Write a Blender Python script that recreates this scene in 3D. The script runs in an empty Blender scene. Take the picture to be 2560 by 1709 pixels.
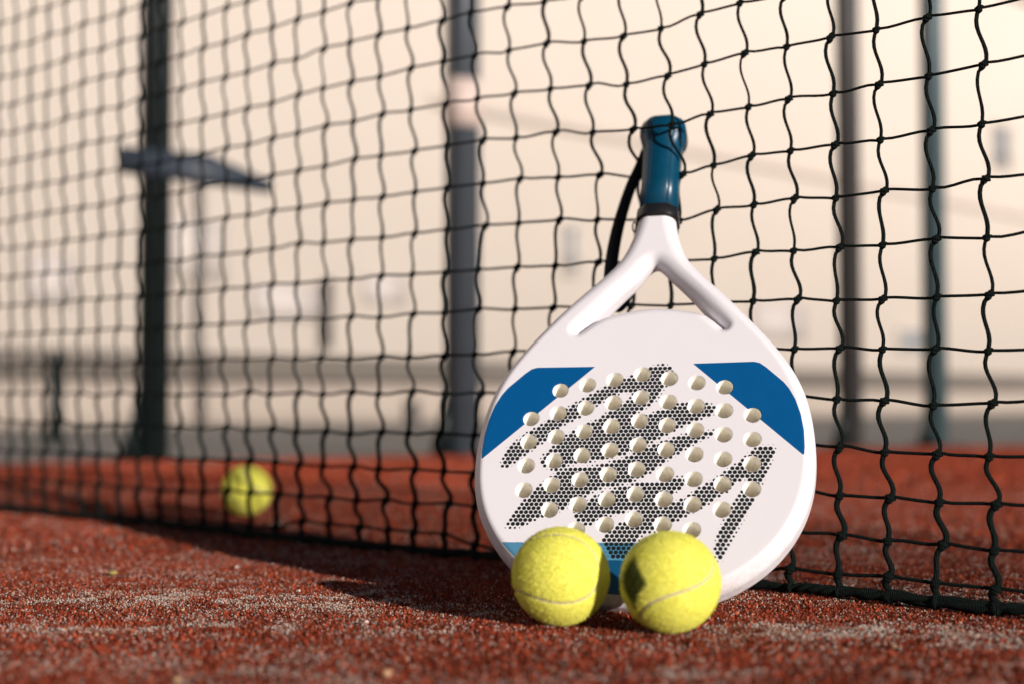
import bpy, bmesh, math
import numpy as np
from mathutils import Vector, Matrix

# ------------------------------------------------------------------ camera, sky, sun, exposure
SC = bpy.context.scene
COL = SC.collection
CAM_H = 0.154
PITCH = math.radians(2.344)
cd = bpy.data.cameras.new('camera'); cam = bpy.data.objects.new('camera', cd); COL.objects.link(cam)
cam.location = (0, 0, CAM_H); cam.rotation_euler = (math.radians(90) + PITCH, 0, 0)
cd.lens = 50; cd.sensor_width = 36; cd.clip_start = 0.02; cd.clip_end = 500
cd.dof.use_dof = True; cd.dof.focus_distance = 1.085; cd.dof.aperture_fstop = 3.0
SC.camera = cam

SUN_EL = math.radians(12.2)
SUN_AZ = math.atan2(0.615, -0.788)          # compass angle from +Y towards +X
w = bpy.data.worlds.new('World'); SC.world = w; w.use_nodes = True
nt = w.node_tree; bg = nt.nodes['Background']
sky = nt.nodes.new('ShaderNodeTexSky'); sky.sky_type = 'NISHITA'; sky.sun_disc = False
sky.sun_elevation = SUN_EL; sky.sun_rotation = SUN_AZ
sky.air_density = .55; sky.dust_density = .0; sky.ozone_density = 1.6
nt.links.new(sky.outputs[0], bg.inputs[0]); bg.inputs[1].default_value = 0.05
ld = bpy.data.lights.new('sun', 'SUN'); ld.energy = 5.0; ld.angle = math.radians(0.55); ld.color = (1.0, 0.905, 0.84)
sun = bpy.data.objects.new('sun', ld); COL.objects.link(sun)
sd_ = Vector((math.sin(SUN_AZ) * math.cos(SUN_EL), math.cos(SUN_AZ) * math.cos(SUN_EL), math.sin(SUN_EL)))
sun.rotation_euler = sd_.to_track_quat('Z', 'Y').to_euler(); sun.location = sd_ * 20
SC.view_settings.view_transform = 'Standard'; SC.view_settings.look = 'None'
SC.view_settings.exposure = 0.10; SC.view_settings.gamma = 1.0
SC.cycles.max_bounces = 12; SC.cycles.diffuse_bounces = 8

rng = np.random.default_rng(7)
CAMV = np.array([0, 0, CAM_H])
F_PX, CX, CY = 3555.56, 1280.0, 854.5

# ------------------------------------------------------------------ helpers
def mesh_np(name, V, Fs, mat=None, parent=None, smooth=False, attrs=None, mats=None, midx=None):
    """V (n,3); Fs one (m,k) array or a list of them"""
    V = np.asarray(V, dtype=np.float32)
    if not isinstance(Fs, (list, tuple)) or np.ndim(Fs[0]) == 1: Fs = [Fs]
    Fs = [np.asarray(f, dtype=np.int32) for f in Fs if len(f)]
    me = bpy.data.meshes.new(name)
    me.vertices.add(len(V)); me.vertices.foreach_set('co', V.ravel())
    loops = np.concatenate([f.ravel() for f in Fs]); sizes = np.concatenate([np.full(len(f), f.shape[1], np.int32) for f in Fs])
    me.loops.add(len(loops)); me.loops.foreach_set('vertex_index', loops)
    me.polygons.add(len(sizes)); st = np.concatenate([[0], np.cumsum(sizes)[:-1]]).astype(np.int32)
    me.polygons.foreach_set('loop_start', st)
    me.polygons.foreach_set('loop_total', sizes)
    me.update(calc_edges=True)
    if smooth: me.polygons.foreach_set('use_smooth', np.ones(len(sizes), bool))
    if midx is not None: me.polygons.foreach_set('material_index', np.asarray(midx, np.int32))
    for k, a in (attrs or {}).items():
        a = np.asarray(a, np.float32)
        if a.ndim == 2:
            at = me.attributes.new(k, 'FLOAT_COLOR', 'POINT'); c = np.ones((len(a), 4), np.float32); c[:, :3] = a
            at.data.foreach_set('color', c.ravel())
        else:
            at = me.attributes.new(k, 'FLOAT', 'POINT'); at.data.foreach_set('value', a)
    for m in (mats or ([mat] if mat else [])): me.materials.append(m)
    me.validate()
    o = bpy.data.objects.new(name, me); COL.objects.link(o)
    if parent: o.parent = parent
    return o

def tag(o, label=None, cat=None, group=None, kind=None):
    if label: o['label'] = label
    if cat: o['category'] = cat
    if group: o['group'] = group
    if kind: o['kind'] = kind
    return o

def empty(name, loc=(0, 0, 0), rz=0):
    o = bpy.data.objects.new(name, None); COL.objects.link(o); o.location = loc; o.rotation_euler = (0, 0, rz); o.empty_display_size = 0.05
    return o

class NB:
    def __init__(s, name):
        s.m = bpy.data.materials.new(name); s.m.use_nodes = True; s.t = s.m.node_tree; s.b = s.t.nodes['Principled BSDF']
    def n(s, typ, **kw):
        nd = s.t.nodes.new(typ)
        for k, v in kw.items():
            if k.startswith('i_'):
                nd.inputs[int(k[2:])].default_value = v
            else: setattr(nd, k, v)
        return nd
    def l(s, a, b): s.t.links.new(a, b)
    def attr(s, name):
        nd = s.n('ShaderNodeAttribute', attribute_name=name); return nd
    def step(s, src, lo, hi):               # 0 below lo, 1 above hi
        nd = s.n('ShaderNodeMapRange'); nd.clamp = True
        s.l(src, nd.inputs[0]); nd.inputs[1].default_value = lo; nd.inputs[2].default_value = hi
        return nd.outputs[0]
    def mul(s, a, b):
        nd = s.n('ShaderNodeMath', operation='MULTIPLY'); s.l(a, nd.inputs[0])
        if isinstance(b, (int, float)): nd.inputs[1].default_value = b
        else: s.l(b, nd.inputs[1])
        return nd.outputs[0]
    def mix(s, f, a, b):
        nd = s.n('ShaderNodeMix', data_type='RGBA')
        s.l(f, nd.inputs[0])
        for v, i in ((a, 6), (b, 7)):
            if isinstance(v, tuple): nd.inputs[i].default_value = (*v, 1)
            else: s.l(v, nd.inputs[i])
        return nd.outputs[2]
    def noise(s, scale, detail=3, rough=.5, coord=None, vec=None):
        nd = s.n('ShaderNodeTexNoise'); nd.inputs['Scale'].default_value = scale; nd.inputs['Detail'].default_value = detail
        nd.inputs['Roughness'].default_value = rough
        if coord is None:
            tc = s.n('ShaderNodeTexCoord'); coord = tc.outputs['Object']
        s.l(coord, nd.inputs['Vector']); return nd.outputs[0]
    def bump(s, h, strength=.3, dist=.001):
        nd = s.n('ShaderNodeBump'); nd.inputs['Strength'].default_value = strength; nd.inputs['Distance'].default_value = dist
        s.l(h, nd.inputs['Height']); s.l(nd.outputs[0], s.b.inputs['Normal'])
    def base(s, c):
        if isinstance(c, tuple): s.b.inputs['Base Color'].default_value = (*c, 1)
        else: s.l(c, s.b.inputs['Base Color'])
    def rough(s, r, spec=.5):
        s.b.inputs['Roughness'].default_value = r; s.b.inputs['Specular IOR Level'].default_value = spec

def simple(name, c, r=.6, spec=.4, var=.15, scale=30, bump=.0, bd=.001):
    N = NB(name); f = N.noise(scale, 4, .6)
    a = tuple(x * (1 - var) for x in c); b = tuple(min(1, x * (1 + var)) for x in c)
    N.base(N.mix(f, a, b)); N.rough(r, spec)
    if bump: N.bump(N.noise(scale * 3, 4, .6), bump, bd)
    return N.m

def rod(a, k):
    return np.array(Matrix.Rotation(a, 3, Vector(k)))

def onray(px, py, y):
    """world point on the line of sight through a spot of the photo at distance y"""
    d = np.array([(px - CX) / F_PX, 0, 0]) + (-(py - CY) / F_PX) * np.array([0, -math.sin(PITCH), math.cos(PITCH)]) + np.array([0, math.cos(PITCH), math.sin(PITCH)])
    return CAMV + d * (y / d[1])

def vnoise(x, y, seed=0):
    r = np.random.default_rng(seed); T = r.random((256, 256))
    xi = np.floor(x).astype(int); yi = np.floor(y).astype(int); fx = x - xi; fy = y - yi
    fx = fx * fx * (3 - 2 * fx); fy = fy * fy * (3 - 2 * fy)
    g = lambda a, b: T[a % 256, b % 256]
    return (g(xi, yi) * (1 - fx) + g(xi + 1, yi) * fx) * (1 - fy) + (g(xi, yi + 1) * (1 - fx) + g(xi + 1, yi + 1) * fx) * fy

def poly_sd(px, py, poly):
    """signed distance to polygon, negative inside"""
    P = np.asarray(poly, float); Q = np.roll(P, -1, 0)
    d2 = np.full(px.shape, 1e9); ins = np.zeros(px.shape, bool)
    for (ax, ay), (bx, by) in zip(P, Q):
        ex, ey = bx - ax, by - ay; wx, wy = px - ax, py - ay
        t = np.clip((wx * ex + wy * ey) / (ex * ex + ey * ey + 1e-12), 0, 1)
        d2 = np.minimum(d2, (wx - ex * t) ** 2 + (wy - ey * t) ** 2)
        c = ((ay > py) != (by > py)) & (px < (bx - ax) * (py - ay) / ((by - ay) if by != ay else 1e-9) + ax)
        ins ^= c
    d = np.sqrt(d2); return np.where(ins, -d, d)

def spline(pts, n=12, closed=True):
    P = np.asarray(pts, float); m = len(P); out = []
    for i in range(m if closed else m - 1):
        if closed: a, b, c, d = P[i - 1], P[i], P[(i + 1) % m], P[(i + 2) % m]
        else: a, b, c, d = P[max(i - 1, 0)], P[i], P[i + 1], P[min(i + 2, m - 1)]
        t = np.linspace(0, 1, n, endpoint=False)[:, None]
        out.append(.5 * ((2 * b) + (-a + c) * t + (2 * a - 5 * b + 4 * c - d) * t * t + (-a + 3 * b - 3 * c + d) * t ** 3))
    if not closed: out.append(P[-1:])
    return np.concatenate(out)

def tubes(paths, radii, sides=6):
    """paths (N,K,3), radii (N,K) -> verts, quads (open tubes)"""
    Pth = np.asarray(paths, float); N, K, _ = Pth.shape
    T = np.gradient(Pth, axis=1); T /= np.linalg.norm(T, axis=2, keepdims=True) + 1e-12
    ref = np.where(np.abs(T[..., 1:2]) < .9, np.array([0, 1., 0]), np.array([1., 0, 0]))
    A = np.cross(T, ref); A /= np.linalg.norm(A, axis=2, keepdims=True); B = np.cross(T, A)
    an = np.arange(sides) / sides * 2 * np.pi
    V = Pth[:, :, None] + radii[:, :, None, None] * (np.cos(an)[None, None, :, None] * A[:, :, None] + np.sin(an)[None, None, :, None] * B[:, :, None])
    idx = np.arange(N * K * sides).reshape(N, K, sides)
    a = idx[:, :-1]; b = idx[:, 1:]
    Fq = np.stack([a, np.roll(a, -1, 2), np.roll(b, -1, 2), b], -1).reshape(-1, 4)
    return V.reshape(-1, 3), Fq

def surface_nets(f, o, h):
    """f: 3-d array, negative inside. returns verts, quads"""
    s = f < 0
    sh = f.shape
    c = [s[i:sh[0] - 1 + i, j:sh[1] - 1 + j, k:sh[2] - 1 + k] for i in (0, 1) for j in (0, 1) for k in (0, 1)]
    cnt = sum(x.astype(np.int8) for x in c); act = (cnt > 0) & (cnt < 8); I, J, K = np.nonzero(act)
    vid = np.full(act.shape, -1, np.int32); vid[I, J, K] = np.arange(len(I))
    cv = {(i, j, k): f[I + i, J + j, K + k] for i in (0, 1) for j in (0, 1) for k in (0, 1)}
    acc = np.zeros((len(I), 3)); n = np.zeros(len(I))
    for ax in range(3):
        for p in (0, 1):
            for q in (0, 1):
                a = [0, 0, 0]; oth = [x for x in range(3) if x != ax]; a[oth[0]] = p; a[oth[1]] = q
                b = list(a); b[ax] = 1; fa = cv[tuple(a)]; fb = cv[tuple(b)]
                m = (fa < 0) != (fb < 0); t = np.where(m, fa / np.where(m, fa - fb, 1), 0)
                pt = np.zeros((len(I), 3)); pt[:, oth[0]] = p; pt[:, oth[1]] = q; pt[:, ax] = t
                acc += pt * m[:, None]; n += m
    V = (np.stack([I, J, K], -1) + acc / n[:, None]) * h + o
    Q = []
    for ax in range(3):
        sl0 = [slice(1, -1)] * 3; sl0[ax] = slice(0, -1); sl1 = [slice(1, -1)] * 3; sl1[ax] = slice(1, None)
        a = s[tuple(sl0)]; b = s[tuple(sl1)]; X = np.stack(np.nonzero(a != b), -1); fl = a[tuple(X.T)]
        base = X.copy()
        for d in range(3):
            if d != ax: base[:, d] += 1
        o1, o2 = [(1, 2), (2, 0), (0, 1)][ax]
        def g(u, v):
            c_ = base.copy(); c_[:, o1] -= u; c_[:, o2] -= v; return vid[tuple(c_.T)]
        q = np.stack([g(1, 1), g(0, 1), g(0, 0), g(1, 0)], -1)
        q[~fl] = q[~fl][:, ::-1]; Q.append(q)
    return V, np.concatenate(Q)

def box(V, F, c, s, R=None):
    """append a box (centre c, size s) to lists"""
    b = len(V) 
    for z in (-.5, .5):
        for x, y in ((-.5, -.5), (.5, -.5), (.5, .5), (-.5, .5)):
            p = np.array([x * s[0], y * s[1], z * s[2]])
            if R is not None: p = R @ p
            V.append(p + np.asarray(c))
    F += [(b, b + 3, b + 2, b + 1), (b + 4, b + 5, b + 6, b + 7)] + [(b + i, b + (i + 1) % 4, b + 4 + (i + 1) % 4, b + 4 + i) for i in range(4)]

def bevelled(name, boxes, mat, parent, bevel=.004, R=None):
    V, F = [], []
    for b in boxes: box(V, F, b[0], b[1], b[2] if len(b) > 2 else R)
    o = mesh_np(name, np.array(V), np.array(F), mat, parent)
    bm = bmesh.new(); bm.from_mesh(o.data)
    bmesh.ops.bevel(bm, geom=list(bm.edges), offset=bevel, segments=2, affect='EDGES')
    bm.to_mesh(o.data); bm.free(); return o

# ------------------------------------------------------------------ ground
# sand patches: (x, y, rx, ry, strength)
PATCH = [(-.27, 1.12, .16, .035, .9), (-.12, 1.07, .07, .03, .8), (-.20, .985, .16, .022, .6), (.02, .955, .08, .014, .5),
         (.235, .945, .09, .022, 1.1), (.33, .90, .06, .02, .9), (.17, .985, .05, .012, .8), (.03, .80, .08, .024, 1.1), (-.16, .83, .05, .015, .4),
         (.30, .83, .05, .015, .6), (.19, 1.28, .06, .03, 1.0), (-.35, 1.30, .12, .03, .35), (-.03, 1.03, .05, .02, .5), (.36, 1.10, .1, .04, .7), (.30, 1.5, .2, .05, .5)]
def sand(x, y):
    s = np.zeros_like(x); wy = (vnoise(x * 11 + 2, y * 6 + 4, 21) - .5) * .055 + (vnoise(x * 34 + 2, y * 20 + 4, 22) - .5) * .018; y0_ = y; y = y + wy
    for a, b, rx, ry, k in PATCH: s += k * np.exp(-((x - a) / rx) ** 2 - ((y - b) / ry) ** 2)
    n = .5 * vnoise(x * 45 + 9, y * 70 + 3, 1) + .3 * vnoise(x * 120, y * 160, 2) + .2 * vnoise(x * 320, y * 320, 3)
    big = vnoise(x * 7 + 5, y * 13 + 1, 4); s = s * (.45 + .9 * vnoise(x * 18 + 1, y0_ * 30 + 2, 23))
    return np.clip((s * .95 + .30 * big) * (n * 3.4 - 1.15), 0, 1)
def relief(x, y):
    return .0022 * (vnoise(x * 9 + 31, y * 9 + 17, 5) - .5) + .0012 * (vnoise(x * 40 + 3, y * 40 + 8, 6) - .5)

N = NB('turf_base')
sa = N.attr('sand').outputs['Fac']
n1 = N.noise(900, 4, .7); n2 = N.noise(6, 4, .6)
c = N.mix(N.step(n1, .3, .7), (.06, .010, .006), (.26, .046, .022))
c = N.mix(N.mul(N.step(n2, .35, .75), .35), c, (.20, .040, .022))
n3 = N.noise(300, 4, .7)
c = N.mix(N.mul(N.step(n3, .52, .72), .35), c, (.50, .30, .22))
c = N.mix(sa, c, (.46, .36, .30))
N.base(c); N.rough(.95, .1); N.bump(n1, .9, .002); M_TURF = N.m
N = NB('pavement'); n1 = N.noise(3, 5, .6); n2 = N.noise(60, 4, .6)
N.base(N.mix(n1, (.17, .165, .155), (.24, .23, .21))); N.rough(.9, .2); N.bump(n2, .4, .004); M_PAVE = N.m

# the red court ends on a line through (-1.26,3.5) and (1.76,4.9)
E0 = np.array([-1.26, 3.5]); ED = np.array([.907, .421]); ED /= np.linalg.norm(ED)
g0, g1 = E0 - ED * 60, E0 + ED * 60
xs = np.concatenate([[-60, -20, -6, -2.5, -1.4], np.arange(-1.0, .9001, .005), [1.4, 2.5, 6, 20, 60]])
ys = np.concatenate([[-30, -8, -2, 0, .4], np.arange(.6, 2.4001, .005)])
X, Y = np.meshgrid(xs, ys)
# last two rows follow the slanting court edge
e1 = np.stack([xs, (E0[1] + (xs - E0[0]) * ED[1] / ED[0])], -1)
Xr, Yr = e1[:, 0], e1[:, 1]
keep = (Yr < 2.6)
Yr = np.where(keep, 2.6, Yr)
ymid = 2.6 + (Yr - 2.6) * .5
X = np.vstack([X, xs[None], xs[None], xs[None]]); Y = np.vstack([Y, np.full((1, len(xs)), 2.6), ymid[None], Yr[None]])
inn = (X > -1.0) & (X < .9) & (Y > .6) & (Y < 2.4)
Z = np.where(inn, relief(X, Y), 0) - .0028
sd = sand(X, Y) * .8
gy, gx = X.shape; idx = np.arange(gy * gx).reshape(gy, gx)
Fq = np.stack([idx[:-1, :-1], idx[:-1, 1:], idx[1:, 1:], idx[1:, :-1]], -1).reshape(-1, 4)
court = mesh_np('court_ground', np.stack([X, Y, Z], -1).reshape(-1, 3), Fq, M_TURF, smooth=True, attrs={'sand': sd.ravel()})
tag(court, kind='structure')
pv = mesh_np('pavement', [(-250, -60, -.009), (250, -60, -.009), (250, 400, -.009), (-250, 400, -.009)], [(0, 1, 2, 3)], M_PAVE); tag(pv, kind='structure')

# ---- turf fibres
N = NB('turf_fibre'); N.base(N.attr('tint').outputs['Color']); N.rough(.85, .12); M_FIB = N.m
def scatter(n, y0, y1, half=.42, pad=.17):
    y = np.sqrt(rng.random(n) * (y1 ** 2 - y0 ** 2) + y0 ** 2); x = (rng.random(n) * 2 - 1) * (half * y + pad); return x, y
def fibres(n, y0, y1, L, W):
    x, y = scatter(n, y0, y1); s = sand(x, y)
    k = (rng.random(n) > s * .75) & (y < E0[1] + (x - E0[0]) * ED[1] / ED[0] - .01); x, y, s = x[k], y[k], s[k]; n = len(x)
    z = relief(x, y) - .003
    a = rng.random(n) * 6.283; lean = rng.random(n) * 1.0 + .1; l = L * (.55 + .7 * rng.random(n)) * (1 - .5 * s); wd = W * (.6 + .8 * rng.random(n))
    dx, dy = np.cos(a), np.sin(a); b = rng.random(n) * 6.283; wx, wy = np.cos(b) * wd / 2, np.sin(b) * wd / 2
    p0 = np.stack([x, y, z], -1); W3 = np.stack([wx, wy, 0 * wx], -1)
    p1 = p0 + np.stack([dx * np.sin(lean * .5) * l * .55, dy * np.sin(lean * .5) * l * .55, np.cos(lean * .5) * l * .55], -1)
    le = lean * 1.7 + .2
    p2 = p1 + np.stack([dx * np.sin(le) * l * .45, dy * np.sin(le) * l * .45, np.cos(le) * l * .45], -1)
    V = np.stack([p0 - W3, p0 + W3, p1 + W3, p1 - W3, p2 + W3 * .7, p2 - W3 * .7], 1).reshape(-1, 3)
    i = np.arange(n)[:, None] * 6
    F = np.concatenate([i + np.array([[0, 1, 2, 3]]), i + np.array([[3, 2, 4, 5]])])
    t = rng.random(n)[:, None]; br = (.28 + 1.12 * rng.random(n) ** 1.6)[:, None]
    big = ((.85 + .35 * vnoise(x * 14, y * 22, 12)) * np.interp(y, [1.4, 2.2], [1, 1.28]))[:, None]
    C = (np.array([.23, .030, .014]) * (1 - t) + np.array([.47, .096, .040]) * t) * br * big
    pal = rng.random(n) < .05; C[pal] = np.array([.48, .32, .25]) * br[pal]
    return V, F, np.repeat(C, 6, 0)
parts = [fibres(400000, .70, 1.45, .0034, .0008), fibres(145000, 1.45, 2.6, .0042, .0015), fibres(145000, 2.6, 5.0, .0065, .0034)]
off = 0; VV, FF, CC = [], [], []
for V, F, C in parts: VV.append(V); FF.append(F + off); CC.append(C); off += len(V)
tag(mesh_np('turf_fibres', np.concatenate(VV), np.concatenate(FF), M_FIB, attrs={'tint': np.concatenate(CC)}),
    'short red artificial turf pile covering the court around the balls', 'turf', kind='stuff')
# ---- sand grains
def grains(n, y0, y1, R, thr):
    x, y = scatter(n, y0, y1); s = sand(x, y); k = rng.random(n) < (s * 1.0 + thr); x, y = x[k], y[k]; n = len(x)
    r = R * (.5 + 1.0 * rng.random(n) ** 2); z = relief(x, y) - .003 + .0022 * rng.random(n) + r * .6
    T = np.array([(1, 1, 1), (-1, -1, 1), (-1, 1, -1), (1, -1, -1)]) / 1.4
    A = rng.normal(size=(n, 4)); A /= np.linalg.norm(A, axis=1)[:, None]; a, b, c, d = A.T
    Rm = np.stack([np.stack([1 - 2 * (c * c + d * d), 2 * (b * c - a * d), 2 * (b * d + a * c)], -1), np.stack([2 * (b * c + a * d), 1 - 2 * (b * b + d * d), 2 * (c * d - a * b)], -1), np.stack([2 * (b * d - a * c), 2 * (c * d + a * b), 1 - 2 * (b * b + c * c)], -1)], 1)
    V = np.einsum('nij,kj->nki', Rm, T) * r[:, None, None] + np.stack([x, y, z], -1)[:, None]
    i = np.arange(n)[:, None] * 4; F = np.concatenate([i + np.array([q]) for q in ((0, 1, 2), (0, 3, 1), (0, 2, 3), (1, 3, 2))])
    t = rng.random(n)[:, None]; C = np.array([.52, .40, .32]) * (1 - t) + np.array([.74, .66, .58]) * t
    o = rng.random(n) < .18; C[o] = np.array([.55, .20, .08]) * (.6 + .6 * rng.random(o.sum()))[:, None]
    return V.reshape(-1, 3), F, np.repeat(C, 4, 0)
parts = [grains(500000, .70, 1.45, .00055, .05), grains(130000, 1.45, 2.6, .0009, .03)]
off = 0; VV, FF, CC = [], [], []
for V, F, C in parts: VV.append(V); FF.append(F + off); CC.append(C); off += len(V)
N = NB('sand_grain'); N.base(N.attr('tint').outputs['Color']); N.rough(.6, .4); M_GR = N.m
tag(mesh_np('sand_grains', np.concatenate(VV), np.concatenate(FF), M_GR, attrs={'tint': np.concatenate(CC)}),
    'pale silica sand scattered in patches over the red turf', 'sand', kind='stuff')

# ---- loose grit stones
def blob(name, loc, r, mat, seed, flat=.7):
    bm = bmesh.new(); bmesh.ops.create_icosphere(bm, subdivisions=3, radius=1)
    q = np.random.default_rng(seed); d = q.normal(size=(7, 3)); d /= np.linalg.norm(d, axis=1)[:, None]; k = .62 + .3 * q.random(7)
    for v in bm.verts:
        p = np.array(v.co)
        for di, ki in zip(d, k):
            t = p @ di
            if t > ki: p = p - di * (t - ki)
        v.co = Vector(p * np.array([1, .8, flat]) * r)
    me = bpy.data.meshes.new(name); bm.to_mesh(me); bm.free(); me.materials.append(mat)
    for p in me.polygons: p.use_smooth = True
    o = bpy.data.objects.new(name, me); COL.objects.link(o); o.location = loc; o.rotation_euler = (0, 0, q.random() * 6); return o
M_ST = simple('grit', (.55, .34, .18), .7, .4, .3, 400); M_STP = simple('pale_grit', (.68, .52, .42), .7, .4, .2, 400); M_LF = simple('dry_leaf', (.34, .26, .07), .6, .4, .35, 600)
def gpt(px, py):
    a = onray(px, py, 1.0); d = a - CAMV; return CAMV + d * (-(CAM_H - .0) / d[2])
for i, (px, py, r, m, lab) in enumerate([
        (84, 1303, .0024, M_STP, 'pale grit stone beside the far left end of the net shadow'),
        (592, 1419, .0022, M_STP, 'pale grit stone close to the long shadow edge behind the sandy patch'),
        (748, 1477, .0015, M_STP, 'tiny white grit stone just outside the notch of the shadow'),
        (916, 1556, .0018, M_STP, 'small cream grit stone left of the left tennis ball'),
        (458, 1525, .0014, M_ST, 'small orange grit stone on the sandy patch'),
        (242, 1588, .0017, M_ST, 'orange grit stone on bare red turf at lower left'),
        (188, 1374, .0016, M_STP, 'small blurred grit stone behind the dry leaf scrap'),
        (968, 1687, .0030, M_ST, 'largest orange grit stone at the bottom edge below the left ball'),
        (443, 1703, .0024, M_ST, 'blurred orange grit stone at the bottom edge far left'),
        (2236, 1616, .0017, M_ST, 'orange grit stone on the turf below the net at lower right')]):
    p = gpt(px, py); o = blob('grit_stone', (p[0], p[1], r * .45), r, m, 40 + i); tag(o, lab, 'stone', 'loose grit stones on the turf')
p = gpt(282, 1436); o = blob('leaf_scrap', (p[0], p[1], .0022), .0042, M_LF, 77, .55); tag(o, 'curled yellow-brown dry leaf scrap lying on the red turf', 'leaf')

# ------------------------------------------------------------------ net
N = NB('net_cord'); wv = N.n('ShaderNodeTexWave'); wv.inputs['Scale'].default_value = 260; wv.inputs['Distortion'].default_value = 3
tc = N.n('ShaderNodeTexCoord'); N.l(tc.outputs['Object'], wv.inputs['Vector'])
N.base(N.mix(N.noise(500, 3, .6), (.003, .007, .006), (.010, .016, .0135))); N.rough(.9, .12); N.bump(wv.outputs[0], .9, .0009); M_NET = N.m
M_TAPE = simple('headband_canvas', (.75, .73, .69), .8, .2, .08, 60, .2)
RS = np.array([[136,128,113,94,73,52,29,11,0,0,12,33,52,50,69,74,82,69,73,66,92,52,45,43],[145,134,117,96,74,53,26,3,-12,-11,3,34,74,28,83,72,79,66,89,62,78,56,62,36],[163,147,126,99,72,60,19,-14,-39,-34,-22,7,17,11,30,52,58,70,46,65,73,41,32,53],[198,166,142,101,56,18,-26,-82,-77,-88,-73,-57,-21,-23,28,15,18,21,53,52,47,22,49,22],[173,156,127,80,44,-19,-78,-124,-145,-133,-135,-81,-99,-40,-24,30,-3,36,37,48,29,17,35,14],[188,143,116,70,27,-43,-115,-236,-220,-212,-165,-131,-99,-41,-36,10,12,14,22,31,45,11,59,-15],[166,135,92,64,-4,-64,-140,-202,-218,-184,-176,-116,-130,-42,-28,8,46,49,18,39,40,71,53,26],[159,113,106,36,4,-77,-114,-148,-170,-191,-127,-95,-39,-27,-2,23,43,26,53,42,44,44,47,-4],[148,110,113,64,-27,-54,-83,-108,-122,-125,-99,-70,-39,-12,-14,38,40,49,34,38,51,74,41,36],[158,131,113,41,2,-31,-57,-76,-87,-87,-73,-48,6,-10,43,14,56,74,67,27,44,57,28,41],[130,142,104,65,17,-15,-37,-53,-62,-63,-57,-54,-82,-27,-9,47,17,40,3,64,-3,-15,36,25],[152,115,94,40,16,-7,-25,-38,-45,-46,-41,-27,5,37,40,-8,32,-21,27,-2,13,-42,7,-1],[100,90,49,34,13,-4,-18,-28,-34,-35,-31,-20,4,-29,-63,25,-25,14,-43,-68,-55,-91,-44,-33],[104,54,53,9,7,-3,-14,-23,-28,-30,-29,-25,-21,-110,-81,-99,-100,-121,-86,-153,-81,-96,-67,-55],[84,101,38,22,8,-2,-12,-20,-26,-28,-30,-31,-39,-63,-82,-153,-174,-142,-147,-134,-102,-90,-74,-65]]) / 1e4
RH = np.array([[-31,-30,-30,-28,-26,-26,-30,-35,-29,-9,19,48,73,80,88,96,109,103,92,86,75,63,62,50],[-31,-31,-31,-29,-25,-20,-30,-45,-42,-19,17,53,92,78,89,92,95,91,60,67,46,43,56,34],[-31,-31,-34,-31,-25,0,-25,-74,-74,-40,15,29,49,67,65,52,59,64,49,24,20,17,12,17],[-32,-27,-43,-38,-43,-32,-58,-103,-108,-58,-19,0,24,29,39,49,35,44,28,18,6,8,3,-5],[-54,-71,-77,-87,-76,-86,-97,-135,-126,-91,-35,-26,4,12,8,18,29,8,6,2,-6,12,-2,-12],[-90,-91,-107,-101,-99,-100,-136,-181,-153,-89,-58,-26,-18,-13,-11,-16,-3,-1,-10,-1,-5,-5,-12,-28],[-100,-128,-111,-120,-94,-106,-118,-179,-136,-92,-58,-44,-35,-26,-36,-35,-30,-21,-4,-21,-35,-29,-22,-41],[-130,-114,-123,-118,-113,-101,-128,-129,-108,-80,-76,-66,-53,-55,-43,-39,-37,-38,-37,-26,-29,-37,-41,-38],[-154,-148,-146,-135,-111,-102,-103,-100,-89,-75,-68,-59,-43,-51,-52,-61,-43,-46,-29,-25,-43,-36,-44,-42],[-159,-141,-126,-114,-107,-92,-85,-79,-72,-64,-60,-61,-73,-80,-77,-68,-76,-61,-58,-50,-54,-40,-60,-71],[-142,-156,-126,-109,-87,-73,-65,-59,-54,-50,-48,-50,-55,-47,-33,-51,-35,-48,-39,-46,-23,-49,-47,-51],[-124,-121,-112,-83,-60,-47,-42,-39,-36,-34,-33,-36,-52,-48,-48,-45,-69,-50,-58,-32,-44,-22,-42,-35],[-70,-71,-60,-59,-22,-15,-16,-18,-18,-16,-12,-11,-21,-12,-14,-19,-12,-17,-14,4,4,6,-7,-11],[7,21,21,33,45,27,10,0,-3,0,10,28,64,73,51,66,45,50,54,50,48,48,20,9],[135,143,153,140,144,67,30,12,6,10,23,49,96,177,169,175,173,182,182,99,65,47,29,19]]) / 1e4
TH = math.radians(48.2); ND = np.array([-math.sin(TH), math.cos(TH), 0]); NO = np.array([.346, 1.050, 0.])
R0, R1, C0, C1 = -10, 12, -62, 92          # rows top to bottom cord, columns right to left
rows = np.arange(R0, R1); cols = np.arange(C0, C1)
def resid(A, r, c):
    rr = np.clip(r + 3, 0, 14); cc = np.clip(c, 0, 23); over = np.maximum(0, np.maximum(-3 - r, 0)) + np.maximum(0, -c) + np.maximum(0, c - 23)
    return A[rr, cc] * np.exp(-over / 9.)
Rg, Cg = np.meshgrid(rows, cols, indexing='ij')
jr = np.random.default_rng(3); outside = (Rg < -3) | (Cg < 0) | (Cg > 23)
Sg = .0444979 * Cg - .0223 + resid(RS, Rg, Cg) + outside * jr.normal(size=Rg.shape) * .0012
Hg = .447993 - .0403403 * Rg + resid(RH, Rg, Cg) + outside * jr.normal(size=Rg.shape) * .0010
KP = NO + Sg[..., None] * ND; KP[..., 2] = Hg
def soff(s): return np.interp(s, [-.05, .1, .5, .76, 1.1, 1.4], [-.016, -.013, -.006, -.010, .0, .0])
KP += (soff(Sg) * np.exp(-Hg / .07))[..., None] * np.array([math.cos(TH), math.sin(TH), 0])
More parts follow.
